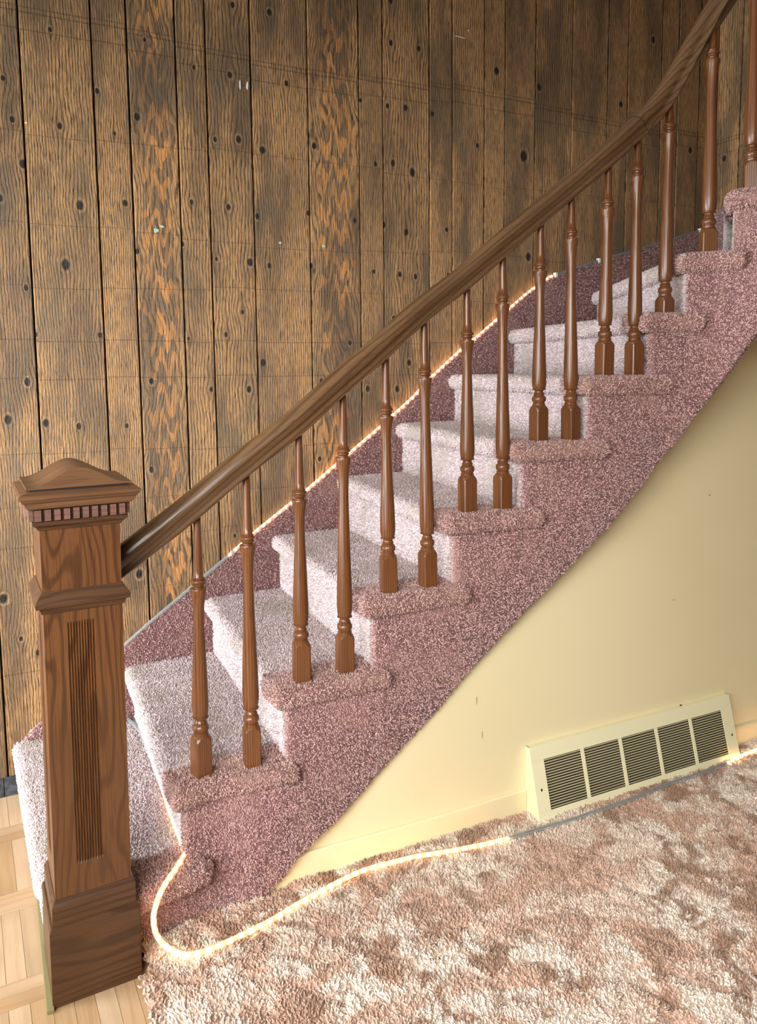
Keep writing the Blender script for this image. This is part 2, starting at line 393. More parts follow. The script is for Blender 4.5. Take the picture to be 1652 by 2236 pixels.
# small paint flecks and staples on the planks
M['fleck'] = plain('pale_green_paint', (.42, .62, .52), .6); M['white'] = plain('white_paint', (.75, .76, .72), .5)
def fleck(px, py, w_, h_, mat, name, rot=0.):
    P = on_wall(px, py, .0185); m = MB(); n = 9; pts = []
    for k in range(n):
        a = 6.283*k/n; rr = random.uniform(.6, 1.15); x, z = math.cos(a)*w_*rr, math.sin(a)*h_*rr
        x, z = x*math.cos(rot)-z*math.sin(rot), x*math.sin(rot)+z*math.cos(rot)
        pts.append(P + np.r_[E1*x, z])
    b = [q + np.r_[E2*.002, 0] for q in pts]; m.loops([b, pts]); return m.build(name, mat, wall_back)
fleck(341, 503, .009, .007, M['fleck'], 'paint_fleck', .3); fleck(353, 494, .009, .0035, M['fleck'], 'paint_fleck', -.4)
fleck(706, 537, .008, .006, M['fleck'], 'paint_fleck'); fleck(611, 530, .006, .005, M['fleck'], 'paint_fleck')
fleck(524, 185, .0035, .0145, M['white'], 'paint_fleck', 0); fleck(540, 188, .0035, .0145, M['white'], 'paint_fleck', -.06)
fleck(1003, 80, .030, .0014, M['white'], 'paint_fleck', -.05); fleck(1023, 66, .001, .004, M['white'], 'paint_fleck'); fleck(57, 268, .004, .003, M['white'], 'paint_fleck')

# dark baseboard at the foot of the plank wall, left of the stairs
M['basebd'] = NT('charcoal_baseboard'); _t = M['basebd']; M['basebd'] = _t.fin(_t.mix(_t.ramp(_t.noise(_t.obj(), 40, 3), .4, .65), (.028, .034, .042), (.075, .085, .095)), .45)
bb = empty('baseboard_back', np.r_[st(-.8, TW), 0.], 'charcoal baseboard tiles at the foot of the plank wall', kind='structure')
sb = on_wall(9, 1715, .02)[:2] @ E1
end_s = on_wall(43, 1700, .02)[:2] @ E1
xs = [end_s, sb, sb-.30, sb-.60, sb-.90, sb-1.2]
for a, b in zip(xs[1:], xs[:-1]):
    m = MB(); q = st(a+.001, TW-.026); m.box(np.r_[q, 0], np.r_[E1*(b-a-.002), 0], np.r_[E2*.009, 0], (0, 0, .062)); m.build('baseboard_tile', M['basebd'], bb, bevel=.0015)

# ------------------------------------------------------------------ stair plan
BAL = [(440,1697,430,1128,296,0,2),(550,1665,537,1035,374,1,2),(658,1489,652,948,280,0,3),(753,1466,748,858,356,1,3),(848,1295,841,780,267,0,4),(934,1280,925,700,340,1,4),
(1020,1120,1019,630,256,0,5),(1097,1112,1097,560,329,1,5),(1175,968,1180,490,250,0,6),(1245,960,1247,432,317,1,6),(1318,824,1328,365,241,0,7),(1383,823,1392,305,309,1,7),(1450,690,1462,235,303,1,8),(1545,562,1557,70,308,1,9),(1640,426,1650,-75,317,1,10)]
BY = [1.81,1.857,1.912,1.971,2.029,2.084,2.132,2.172,2.205,2.232,2.256,2.282,2.30,2.275,2.21]
ZS = {0: 0., 1: .17, 2: .362, 3: .5585, 4: .755, 5: .953, 6: 1.143, 7: 1.327, 8: 1.508, 9: 1.678, 10: 1.842, 11: 2.03}
bxy = [at_Y(b[0], b[1], y)[:2] for b, y in zip(BAL, BY)]
ctrl = [np.array(q) for q in ((-.93, 1.43), (-.75, 1.565), (-.60, 1.683))] + bxy + [np.array(q) for q in ((1.16, 2.09), (1.22, 1.93), (1.24, 1.75))]
BC = resample(catmull(ctrl, 12), .01)
def offset(P, d):
    T = np.gradient(P, axis=0); T /= np.linalg.norm(T, axis=1)[:, None]
    return P + np.stack([T[:, 1], -T[:, 0]], 1)*d        # towards the viewer
SCV = offset(BC, .026); ECV = offset(BC, .052)
def hit_curve(cv, px, py):
    r = ray(px, py)[0]; f = cv[:, 0] - r*cv[:, 1]
    k = np.where((f[:-1] <= 0) & (f[1:] > 0))[0]
    k = k[0] if len(k) else len(f)-2
    u = f[k]/(f[k]-f[k+1]) if f[k] != f[k+1] else 0
    u = min(max(u, 0), 1)
    return cv[k] + (cv[k+1]-cv[k])*u, k+u
def sub_curve(cv, i0, i1, n=8):
    t = np.linspace(i0, i1, n); return [np.array([np.interp(q, range(len(cv)), cv[:, 0]), np.interp(q, range(len(cv)), cv[:, 1])]) for q in t]
TIP = {2: 378, 3: 603, 4: 798, 5: 975, 6: 1130, 7: 1280, 8: 1410, 9: 1489, 10: 1584}
RIS = {2: 408, 3: 628, 4: 820, 5: 995, 6: 1145, 7: 1288, 8: 1422, 9: 1501, 10: 1603}
CAPR = {2: 658, 3: 858, 4: 1032, 5: 1192, 6: 1335, 7: 1470, 8: 1540, 9: 1629}
FAR = {2: 268, 3: 441, 4: 588, 5: 730, 6: 857, 7: 972, 8: 1103, 9: 1288}
def yz(px, Y, z): return HC
def far_pt(px, z):
    # place on the plank wall at column px
    y = 800.; P = on_wall(px, y)
    for _ in range(3):
        y = 976 + 0; v = np.array([P[0], P[1], z-HC]); y = PPY - FPX*(v @ cU)/(v @ cF); P = on_wall(px, y)
    return P[:2]
def near_pt(cv, px, z, approxY=2.0):
    y = 900.
    for _ in range(3):
        q, i = hit_curve(cv, px, y); v = np.array([q[0], q[1], z-HC]); y = PPY - FPX*(v @ cU)/(v @ cF)
    return q, i

stair = empty('staircase', (-.6, 2.1, 0), 'staircase carpeted in dusty pink, rising from lower left to upper right along the plank wall', 'staircase')
R_N = .025
def round_poly(pts, rad, seg=5):
    """pts list of (xy, radius flag, edge weight of the edge leaving the point) -> dense outline"""
    out = []; n = len(pts)
    for i, (p, rr, wt) in enumerate(pts):
        p = np.array(p); a = np.array(pts[i-1][0]); b = np.array(pts[(i+1) % n][0]); wprev = pts[i-1][2]
        if rr <= 0: out.append((p, wprev if wprev == wt else min(wprev, wt), )); continue
        da = (a-p)/np.linalg.norm(a-p); db = (b-p)/np.linalg.norm(b-p); th = math.acos(max(-1, min(1, da @ db)))
        d = min(rr/math.tan(th/2), .45*np.linalg.norm(a-p), .45*np.linalg.norm(b-p))
        p0, p1 = p+da*d, p+db*d
        for k in range(seg+1):
            t = k/seg; out.append(((1-t)**2*p0+2*t*(1-t)*p+t*t*p1, max(wprev, wt)))
    return out
def slab(m, outline, ztop, r=R_N):
    """outline: list (xy, weight) counter- or clockwise; weight 1 = half-round nosing there"""
    P = np.array([q[0] for q in outline]); W = np.array([q[1] for q in outline], float)
    area_ = .5*sum(P[i-1][0]*P[i][1]-P[i][0]*P[i-1][1] for i in range(len(P)))
    if area_ < 0: P, W = P[::-1], W[::-1]
    Tn = np.roll(P, -1, 0)-np.roll(P, 1, 0); Tn /= np.linalg.norm(Tn, axis=1)[:, None]+1e-9
    N = np.stack([-Tn[:, 1], Tn[:, 0]], 1)
    loops = []
    for ph in np.linspace(-90, 90, 9):
        a = math.radians(ph); off = r*(1-math.cos(a))
        Q = P + N*(W*off)[:, None]; loops.append([np.r_[q, ztop-r+r*math.sin(a)] for q in Q])
    m.loops(loops)
def unit(v): return v/np.linalg.norm(v)
STEP = {}
for n in range(2, 11):
    z = ZS[n]
    N_, iN = near_pt(ECV, TIP[n], z-.02)
    RN, iR = near_pt(SCV, RIS[n], z-.1)
    if n == 10: Fp = crn - E1*.02 - E2*.10
    else: Fp = far_pt(FAR[n], z)
    d = unit(Fp-N_); side = np.array([d[1], -d[0]]);  side = side if side[0] > 0 else -side
    STEP[n] = dict(N=N_, iN=iN, RN=RN, iR=iR, F=Fp, RF=Fp+side*.03, d=d)
# step 11 closes the tread of step 10
STEP[11] = dict(RN=SCV[-14], iR=len(SCV)-14., RF=crn - E2*.75, N=SCV[-18])
tuft_jobs = []
for n in range(2, 11):
    S = STEP[n]; Q = STEP[n+1]; z = ZS[n]; band = .125
    rd = unit(Q['RF']-Q['RN'])
    # pale runner: tread and riser
    m = MB()
    A1 = S['N'] + S['d']*(band+.02); D1 = Q['RN'] + rd*(band-.0) + (.0)*rd
    fw = S['F'] + E2*.0; rf = Q['RF']
    back = unit(Q['RN']-S['RN'])*.02
    outl = [(A1, 0, 0), (D1+back, 0, 0), (rf+back, 0, 0), (S['F'], 0, 1)]
    # dense along nosing edge handled by weight of its two end points
    pts = [(A1, 1), (D1+back, 0), (rf+back, 0), (S['F'], 1)]
    slab(m, [(np.array(a), b) for a, b in pts], z-.001)
    r0, r1 = S['RN'] + unit(S['RF']-S['RN'])*.014, S['RF']; th = unit(Q['RN']-S['RN'])*.03
    zb = ZS[n-1]-.005
    m.box(np.r_[r0, zb], np.r_[r1-r0, 0], np.r_[th, 0], (0, 0, z-.04-zb))
    step = m.build('step', M['runner'], stair)
    sm_ = smooth_by_angle(step, 50)
    # rose end cap under the balusters
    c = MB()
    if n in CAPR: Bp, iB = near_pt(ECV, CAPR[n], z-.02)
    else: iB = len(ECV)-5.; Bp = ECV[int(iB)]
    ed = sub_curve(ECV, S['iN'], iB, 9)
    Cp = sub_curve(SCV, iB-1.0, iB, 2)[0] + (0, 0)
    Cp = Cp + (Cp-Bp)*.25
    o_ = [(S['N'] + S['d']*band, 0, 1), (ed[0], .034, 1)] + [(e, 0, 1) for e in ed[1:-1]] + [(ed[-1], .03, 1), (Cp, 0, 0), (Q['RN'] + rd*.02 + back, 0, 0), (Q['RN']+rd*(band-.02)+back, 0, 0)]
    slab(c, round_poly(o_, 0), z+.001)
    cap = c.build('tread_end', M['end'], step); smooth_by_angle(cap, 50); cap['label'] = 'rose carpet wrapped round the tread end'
    tuft_jobs.append((step, .0041, .0042, .0032, n)); tuft_jobs.append((cap, .0034, .0048, .0030, 30+n))

# step 1: wide curtail step running behind and left of the newel
s0l = at_z(70, 1728, 0)[:2]; s0n = at_z(103, 2050, 0)[:2]; dl = unit(s0n-s0l)
wl = far_pt(45, 0.1)
z = ZS[1]
RNn = SCV[np.argmin(abs(SCV[:, 0]+.60))]
m = MB()
L0 = wl - E2*.008; L1 = s0n + dl*.02
side_l = -E1
q2n, q2f = STEP[2]['RN'], STEP[2]['RF']
rd2 = unit(q2f-q2n)
near1 = np.array([-.415, 1.735]); near0 = np.array([-.60, 1.60])
bd = .10
edge_in = [near0 + E2*bd*1.1, q2n + rd2*bd]
pts = [(L0 + side_l*.02, 1), (L1 + side_l*.02, 1), (near0 + E2*.02 - E1*.1, 0), (edge_in[0], 0), (edge_in[1]+E1*.03, 0), (q2f+E1*.03, 0), ((st((L0+E1*.04) @ E1, TW-.002)), 0)]
slab(m, pts, z-.001)
m.box(np.r_[L0, .0], np.r_[L1-L0, 0], np.r_[E1*.03, 0], (0, 0, z-.04))
step1 = m.build('step', M['runner'], stair); smooth_by_angle(step1, 50)
step1['label'] = 'wide bottom step behind the newel post'
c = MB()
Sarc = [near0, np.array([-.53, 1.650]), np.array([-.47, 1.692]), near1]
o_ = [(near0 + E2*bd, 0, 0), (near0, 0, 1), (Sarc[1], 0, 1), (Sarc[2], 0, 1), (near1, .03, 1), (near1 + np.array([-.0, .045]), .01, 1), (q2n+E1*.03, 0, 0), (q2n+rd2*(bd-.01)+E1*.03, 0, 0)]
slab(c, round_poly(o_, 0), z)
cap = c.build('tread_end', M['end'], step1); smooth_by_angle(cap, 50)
tuft_jobs.append((step1, .0041, .0042, .0032, 1)); tuft_jobs.append((cap, .0034, .0048, .0030, 31))

# closed side of the stairs (stringer), rose carpet
DG = [(554,1980),(616,1919),(652,1868),(736,1788),(808,1708),(859,1650),(954,1550),(1016,1473),(1100,1382),(1200,1280),(1250,1229),(1327,1150),(1395,1066),(1434,1012),(1473,967),(1509,916),(1552,860),(1592,805),(1616,770),(1652,722)]
dgi = []; dgz = []
for x, y in DG:
    q, i = hit_curve(SCV, x, y); v = at_Y(x, y, q[1]); dgi.append(i); dgz.append(max(0., v[2]))
dgi.append(len(SCV)-1.); dgz.append(dgz[-1]+.25)
def bot(i): return 0.0 if i < dgi[0] else float(np.interp(i, dgi, dgz))
m = MB()
iA = float(np.argmin(abs(SCV[:, 0]+.66)))
bnds = [(iA, STEP[2]['iR'], 1)] + [(STEP[n]['iR'], STEP[n+1]['iR'], n) for n in range(2, 11)]
SIN = offset(BC, -.004)
for a, b, n in bnds:
    k = max(3, int((b-a)/2)+1); t = np.linspace(a, b, k)
    F_ = sub_curve(SCV, a, b, k); B_ = sub_curve(SIN, a, b, k); top = ZS[n]-.012
    loops = []
    for q, r_, i in zip(F_, B_, t):
        zb = bot(i); loops.append([np.r_[q, zb], np.r_[q, top], np.r_[r_, top], np.r_[r_, zb]])
    m.loops(loops)
stringer = m.build('stair_side', M['side'], stair); stringer['label'] = 'rose carpeted closed side of the stairs, cut along a slanting lower edge'
tuft_jobs.append((stringer, .0034, .0042, .0030, 77))

# carpeted skirt up the plank wall
SK = [(43,1648),(60,1607),(100,1570),(150,1525),(210,1470),(272,1412),(330,1360),(400,1303),(445,1270),(500,1216),(560,1162),(640,1098),(700,1047),(740,1012),(830,935),(900,872),(940,828),(1000,772),(1030,748),(1100,687),(1150,643),(1200,607),(1270,583),(1330,564),(1420,539),(1507,512),(1553,498)]
OFF = .022
skw = [on_wall(x, y, OFF+.008) for x, y in SK]
sk_s = [P[:2] @ E1 for P in skw]; sk_z = [P[2] for P in skw]
m = MB(); loops = []
ss = np.arange(sk_s[0], corner_s-.0, .02)
def stair_low(s):   # underside of the skirt
    zl = 0.
    for n in range(1, 10):
        f = L0 @ E1 if n == 1 else STEP[n]['F'] @ E1
        if s > f + .05: zl = ZS[n]-.12
    return max(0, zl)
for s in ss:
    zt = float(np.interp(s, sk_s, sk_z)); zb = min(stair_low(s), zt-.05)
    a = st(s, TW-.017); b = st(s, TW-.017-OFF*.55)
    loops.append([np.r_[a, max(zb, 0)], np.r_[b, max(zb, 0)], np.r_[b, zt-.006], np.r_[st(s, TW-.017-OFF*.3), zt], np.r_[a, zt]])
m.loops(loops)
skirt = m.build('wall_skirt', M['side'], stair); skirt['label'] = 'rose carpet skirt climbing the foot of the plank wall'
tuft_jobs.append((skirt, .0045, .0060, .0032, 78))
# skirt on the right wall
m = MB(); m.box(np.r_[crn - E2*.03 - E1*.01, 1.60], np.r_[E1*.02, 0], np.r_[-E2*.9, 0], (0, 0, .01))
m = MB(); lo = []
for k in range(13):
    t_ = .02+.07*k; zt = 2.06 + .42*t_ ; q = crn - E2*t_
    lo.append([np.r_[q + E1*.002, 1.6], np.r_[q - E1*.014, 1.6], np.r_[q - E1*.014, zt], np.r_[q+E1*.002, zt]])
m.loops(lo); sk2 = m.build('wall_skirt', M['side'], stair)
tuft_jobs.append((sk2, .006, .006, .0032, 79))

# ------------------------------------------------------------------ wall under the stairs, baseboard, soffit
M['yellow'] = NT('butter_yellow_paint'); _t = M['yellow']
_n = _t.noise(_t.obj(), 2.2, 2); _t.bump(_t.noise(_t.obj(), 180, 2), .06, .001)
M['yellow'] = _t.fin(_t.mix(_t.ramp(_n, .35, .65), (.80, .705, .44), (.78, .685, .42)), .42, .4)
base_line = [(-.345, 1.835), (-.17, 1.935), (.08, 2.045), (.43, 2.215), (.8, 2.39), (1.23, 2.595), (1.6, 2.77), (2.1, 3.0)]
WL = resample(catmull(base_line, 10), .03)
def push(q):   # keep the wall just behind the carpeted side
    k = np.argmin(np.hypot(SCV[:, 0]-q[0], SCV[:, 1]-q[1])); return q
for i in range(len(WL)):
    k = np.argmin(abs(SCV[:240, 0]-WL[i, 0])); 
    if WL[i, 0] < .6 and WL[i, 1] < SCV[k, 1]+.012: WL[i, 1] = SCV[k, 1]+.012
m = MB(); lo = []; lo2 = []
for q in WL:
    r = q[0]/q[1]; f = SCV[:, 0]-r*SCV[:, 1]; k = np.where((f[:-1] <= 0) & (f[1:] > 0))[0]; k = k[0] if len(k) else len(SCV)-1
    sc_ = q[1]/SCV[k][1]
    zt = bot(float(k)) + .03 if len(SCV)-1 > k else bot(float(k)) + .03 + (q[0]-1.3)*.9
    zt = max(zt, .02)
    lo.append([np.r_[q, 0], np.r_[q, zt], np.r_[q+E2*.03, zt], np.r_[q+E2*.03, 0]])
m.loops(lo); wall_u = m.build('wall_front', M['yellow']); smooth_by_angle(wall_u, 30)
tag(wall_u, 'butter yellow wall under the stairs above the mottled carpet', kind='structure')
# soffit between the carpeted side and the wall below it
m = MB(); sf = []
for q, l4 in zip(WL, lo):
    r = q[0]/q[1]; f = SCV[:, 0]-r*SCV[:, 1]; k = np.where((f[:-1] <= 0) & (f[1:] > 0))[0]
    k = k[0] if len(k) else len(SCV)-1
    if bot(float(k)) <= .03: continue
    e = SIN[k]; z1 = bot(float(k))+.004; z2 = l4[1][2]-.004
    sf.append([np.r_[e, z1], np.r_[e, z1+.008], np.r_[q+E2*.02, z2+.008], np.r_[q+E2*.02, z2]])
m.loops(sf); so_ = m.build('ceiling_soffit', M['yellow']); tag(so_, 'sloping yellow soffit under the stairs', kind='structure')
# faint scuffs on the paint
M['scuff'] = plain('grey_scuff', (.36, .30, .18), .7)
for px_, py_, a_, b_ in ((1549, 1081, .0045, .0018), (1052, 1605, .0007, .011), (1040, 1530, .0007, .012), (1470, 1310, .010, .0006)):
    q_ = hit_curve(WL, px_, py_)[0]; P_ = at_Y(px_, py_, q_[1]-.0022); m = MB(); c8 = [P_ + np.r_[E1*a_*math.cos(t_), b_*math.sin(t_)] for t_ in np.linspace(0, 6.283, 9)[:-1]]
    m.loops([c8, [c_ + np.r_[E2*.001, 0] for c_ in c8]]); m.build('scuff_mark', M['scuff'], wall_u)
# baseboard along that wall, with a small shadow gap on top, broken by the register
def wall_at(u):  # distance along WL
    d = np.r_[0, np.cumsum(np.hypot(*np.diff(WL, axis=0).T))]; p_ = np.array([np.interp(u, d, WL[:, k]) for k in (0, 1)])
    e = np.array([np.interp(u+.02, d, WL[:, k]) for k in (0, 1)]); T = unit(e-p_); return p_, T, d[-1]
def u_of(px, py):
    best = min(np.arange(0, 2.6, .005), key=lambda u: abs(wall_at(u)[0][0]/wall_at(u)[0][1]-ray(px, py)[0])); return best
uL, uR = u_of(1146, 1760), u_of(1585, 1600)
bbf = empty('baseboard_front', np.r_[wall_at(uL)[0], 0], 'yellow painted baseboard under the stair wall', kind='structure')
for a, b in ((.035, uL-.002), (uR-.02, 2.5)):
    lo = []
    for u in np.linspace(a, b, max(4, int((b-a)/.05))):
        q, T, _ = wall_at(u); nn = np.array([T[1], -T[0]])
        hh = min(.088, max(.01, .088*min(1, (u-.03)/.07))) if a < .1 else .088
        pr = [(0, 0), (.009, 0), (.009, hh-.006), (.006, hh-.001), (0, hh-.001)]
        lo.append([np.r_[q+nn*x, z_] for x, z_ in pr])
    m = MB(); m.loops(lo); bo = m.build('baseboard', M['yellow'], bbf); smooth_by_angle(bo, 30)

# ------------------------------------------------------------------ floor register (vent)
M['vent'] = plain('cream_enamel', (.80, .76, .50), .35, .5); M['vdark'] = plain('dark_slot', (.045, .033, .018), .8)
q0, T0, _ = wall_at(uL); q1, _, _ = wall_at(uR-.015)
T = unit(q1-q0); nn = np.array([T[1], -T[0]]); Lr = np.linalg.norm(q1-q0); HT = .222; DT, DB = .016, .075; Z0 = .012
reg = empty('floor_register', np.r_[q0+nn*.03, 0], 'cream metal baseboard register with louvred slots against the yellow wall', 'vent')
def rp(u, dep, z_): return np.r_[q0 + T*u + nn*dep, z_]
FT = rp(0, DT, HT); FB = rp(0, DB, Z0); vdir = (FT-FB); VL = np.linalg.norm(vdir); vdir = vdir/VL; U3 = np.r_[T, 0]; W3 = np.cross(U3, vdir); W3 = W3 if W3[:2] @ nn > 0 else -W3
def fp(u, v, w_=0.): return FB + U3*u + vdir*v + W3*w_
m = MB()   # side cheeks and top
for u in (0, Lr-.002):
    m.loops([[rp(u, .001, 0), rp(u, DB, Z0*0), rp(u, DB, Z0), rp(u, DT, HT), rp(u, .001, HT)], [rp(u+.002, .001, 0), rp(u+.002, DB, 0), rp(u+.002, DB, Z0), rp(u+.002, DT, HT), rp(u+.002, .001, HT)]])
m.box(rp(0, .0, HT-.002), U3*Lr, np.r_[nn*DT, 0], (0, 0, .002))
m.build('casing', M['vent'], reg)
uA, uB = .046, Lr-.050; dv = .0125; gw = (uB-uA-4*dv)/5; vA, vB = .030, VL-.043
m = MB()
m.box(fp(0, 0, -.001), U3*Lr, vdir*vA, W3*.0025); m.box(fp(0, vB, -.001), U3*Lr, vdir*(VL-vB), W3*.0025)
m.box(fp(0, vA, -.001), U3*uA, vdir*(vB-vA), W3*.0025); m.box(fp(uB, vA, -.001), U3*(Lr-uB), vdir*(vB-vA), W3*.0025)
m.box(fp(0, -.011, -.001), U3*Lr, vdir*.0115, W3*-.006)
m.build('face_frame', M['vent'], reg, bevel=.0007)
for k in range(4):
    m = MB(); m.box(fp(uA+(k+1)*gw+k*dv, vA, -.001), U3*dv, vdir*(vB-vA), W3*.0025); m.build('divider', M['vent'], reg)
m = MB(); m.box(fp(uA-.01, vA-.01, -.012), U3*(uB-uA+.02), vdir*(vB-vA+.02), W3*.001); m.build('backing', M['vdark'], reg)
ns = 19; pitch = (vB-vA)/ns; sm = None
for k in range(5):
    for j in range(ns):
        if sm is None:
            b_ = MB(); b_.box((0, 0, 0), U3*gw, vdir*pitch*.50 + W3*.0, W3*.0016); b_.v = [q + W3*(-.0035 if i_ in (0, 1, 4, 5) else 0) for i_, q in enumerate(b_.v)]
            sm = b_.mesh('slat'); bm = bmesh.new(); bm.from_mesh(sm); bmesh.ops.recalc_face_normals(bm, faces=bm.faces); bm.to_mesh(sm); bm.free(); sm.materials.append(M['vent'])
        o = bpy.data.objects.new('slat', sm); C.objects.link(o); o.parent = reg
        o.location = fp(uA+k*(gw+dv), vA+(j+.28)*pitch, -.0002) - WLOC[reg.name]
for u, v_ in ((.022, VL*.42), (Lr-.020, VL*.40)):
    m = MB(); r0 = [fp(u+.0032*math.cos(a), v_+.0042*math.sin(a), .0012) for a in np.linspace(0, 6.283, 9)[:-1]]; r1 = [q+W3*.0012 for q in r0]; m.loops([r0, r1]); m.build('screw_hole', M['vdark'], reg)
m = MB(); m.box(rp(Lr*.74, DT*.35, HT), np.r_[T*.006, 0], np.r_[nn*.004, 0], (0, 0, .003)); m.build('screw', M['vdark'], reg)

# ------------------------------------------------------------------ floors
sub = MB(); sub.box((-4.2, -3.4, -.06), (8.2, 0, 0), (0, 7.8, 0), (0, 0, .048))
M['sub'] = plain('subfloor', (.45, .33, .20), .7)
floor = sub.build('floor', M['sub']); tag(floor, 'maple finger parquet floor left of and in front of the newel post', kind='structure')
M['parq'] = []
for k, (a, b) in enumerate([((.44, .295, .165), (.37, .235, .12)), ((.48, .335, .20), (.41, .27, .15)), ((.42, .27, .14), (.36, .22, .11)), ((.50, .355, .22), (.43, .30, .17))]):
    M['parq'].append(wood('maple_parquet', a, b, 'X', 22, 2.2, 3.0, .38, .4, seed=k*4., across='Y'))
# newel/parquet frame: E direction from the newel
NA = math.radians(28.5); n1 = np.array([math.cos(NA), math.sin(NA)]); n2 = np.array([-math.sin(NA), math.cos(NA)])
NC = at_z(116, 2206, 0)[:2]
def nst(a, b): return NC + n1*a + n2*b
pm = {}
def strip(a0, b0, la, lb, mi):
    alongA = la > lb
    L_, W_ = (la, lb) if alongA else (lb, la); key = (round(L_, 4), round(W_, 4), mi)
    if key not in pm:
        b_ = MB(); b_.box((-L_/2+.0006, -W_/2+.0004, -.012), (L_-.0012, 0, 0), (0, W_-.0008, 0), (0, 0, .0115)); me = b_.mesh('parquet_strip'); me.materials.append(M['parq'][mi]); pm[key] = me
    o = bpy.data.objects.new('parquet_strip', pm[key]); C.objects.link(o); o.parent = floor
    q = nst(a0+la/2, b0+lb/2); o.location = (q[0], q[1], random.uniform(0, .0003)); o.rotation_euler = (0, 0, NA + (0 if alongA else math.pi/2))
fw_ = .042
rows = [(-.62, 'H'), (-.54, 'V'), (-.29, 'H'), (-.205, 'V'), (.045, 'H'), (.125, 'V'), (.375, 'H'), (.455, 'V'), (.705, 'H'), (.785, 'V')]
for ci, a0 in enumerate([-.905, -.653, -.401, -.149, .003 + .10]):
    aw = .252 if ci != 3 else .147
    aw = .252
    if ci == 3: a0 = -.252 - .001 + .0; 
    if ci == 4: a0 = .0
    a0 = -.252*(3-ci) - .252 + .0 if ci < 4 else 0.0
    for ri, (b0, kd) in enumerate(rows):
        b1 = rows[ri+1][0] if ri+1 < len(rows) else b0+.25
        if ci == 4 and b0 > -.02: continue
        if ci == 3 and b0 > 1.2: continue
        if kd == 'V':
            for k in range(6): strip(a0+k*.042, b0, .042, b1-b0, random.randrange(4))
        else:
            nrow = 2
            for k in range(nrow): strip(a0, b0+k*(b1-b0)/nrow, .252, (b1-b0)/nrow, random.randrange(4))
# green-gold edging strip beside step 1
M['edge'] = plain('brass_green_edging', (.20, .175, .075), .5)
m = MB(); a = s0l; b = s0n + dl*.24; sd = np.array([dl[1], -dl[0]]); sd = sd if sd[0] < 0 else -sd
m.box(np.r_[a, 0.0], np.r_[b-a, 0], np.r_[sd*.016, 0], (0, 0, .009)); ed_ = m.build('trim_1', M['edge'], bevel=.002)
tag(ed_, 'thin olive edging strip between parquet and bottom step', kind='structure')

# mottled plush carpet
t = NT('mottled_shag'); v = t.obj(); at = t.add('ShaderNodeAttribute'); at.attribute_name = 'rnd'; r = at.outputs['Fac']
na = t.noise(v, 6.5, 3, .6, .8); nb = t.noise(t.mapping(v, (1, 1, 1), (7., 3., 1.)), 10., 3, .6, .9); nc = t.noise(t.mapping(v, (1, 1, 1), (1., 9., 4.)), 3.1, 2, .5)
col = t.mix(t.ramp(na, .44, .60), (.88, .79, .68), (.62, .41, .305))
col = t.mix(t.ramp(nb, .48, .62, 0, .9), col, (.30, .168, .10))
col = t.mix(t.ramp(nc, .50, .66, 0, .5), col, (.74, .52, .41))
col = t.mix(t.math('MULTIPLY', t.ramp(r, 0, 1, 1, 0, False), .5), col, (.34, .21, .14))
at2 = t.add('ShaderNodeAttribute'); at2.attribute_name = 'deep'
M['shag'] = t.fin(col, .95, .1); t.b.inputs['Sheen Weight'].default_value = .3
# outline of the carpet on the floor
ce = at_z(299, 2150, 0)[:2]; ce2 = at_z(318, 2236, 0)[:2]; cd = unit(ce2-ce)
nx, ny = 330, 300
def in_carpet(X, Y):
    P = np.stack([X, Y], -1); rel = P - ce
    s_ = rel @ np.array([cd[1], -cd[0]]);   # sign test for the left edge
    return s_
x0_, x1_, y0_, y1_ = -.62, 2.0, .75, 2.95
g = .010
gx = np.arange(x0_, x1_, g); gy = np.arange(y0_, y1_, g); GXX, GYY = np.meshgrid(gx, gy, indexing='ij')
# clump height field
ncl = 1500; cl = np.stack([rng.uniform(x0_, x1_, ncl), rng.uniform(y0_, y1_, ncl)], 1)
def hfield(P):
    """clumped pile: height and outward lean from warped cells"""
    h = np.zeros(len(P)); lean = np.zeros((len(P), 3))
    Wp = P[:, :2] + .02*np.stack([np.sin(P[:, 1]*37)+np.sin(P[:, 0]*23+1), np.sin(P[:, 0]*31)+np.sin(P[:, 1]*19)], 1)
    for i0 in range(0, len(P), 4000):
        q = Wp[i0:i0+4000]; D = np.hypot(q[:, None, 0]-cl[None, :, 0], q[:, None, 1]-cl[None, :, 1])
        o2 = np.partition(D, 1, axis=1)[:, :2]; k = D.argmin(1)
        gap_ = o2[:, 1]-o2[:, 0]
        act = (np.sin(cl[k, 0]*51.3+cl[k, 1]*77.1) > -.35)      # only part of the seams open up
        h[i0:i0+4000] = np.where(act, np.clip(gap_/.022, 0, 1)**.5, 1.0)
        v_ = q-cl[k]; 
        lean[i0:i0+4000, :2] = np.clip(v_/.05*.5, -.5, .5)
    return h, lean
PP = np.stack([GXX.ravel(), GYY.ravel()], 1); hh, _ = hfield(np.c_[PP, np.zeros(len(PP))])
wall_Y = np.interp(GXX.ravel(), WL[:, 0], WL[:, 1])
scy = np.interp(GXX.ravel(), SCV[:, 0], SCV[:, 1])
front = np.where(GXX.ravel() < -.33, scy, wall_Y)
edge_s = in_carpet(GXX.ravel(), GYY.ravel())
lft = unit(np.array([cd[1], -cd[0]])); sgn_ = 1 if ((np.array([.3, 1.4])-ce) @ lft) > 0 else -1
keep = ((PP-ce) @ lft * sgn_ > 0) & (PP[:, 1] < front + .012)
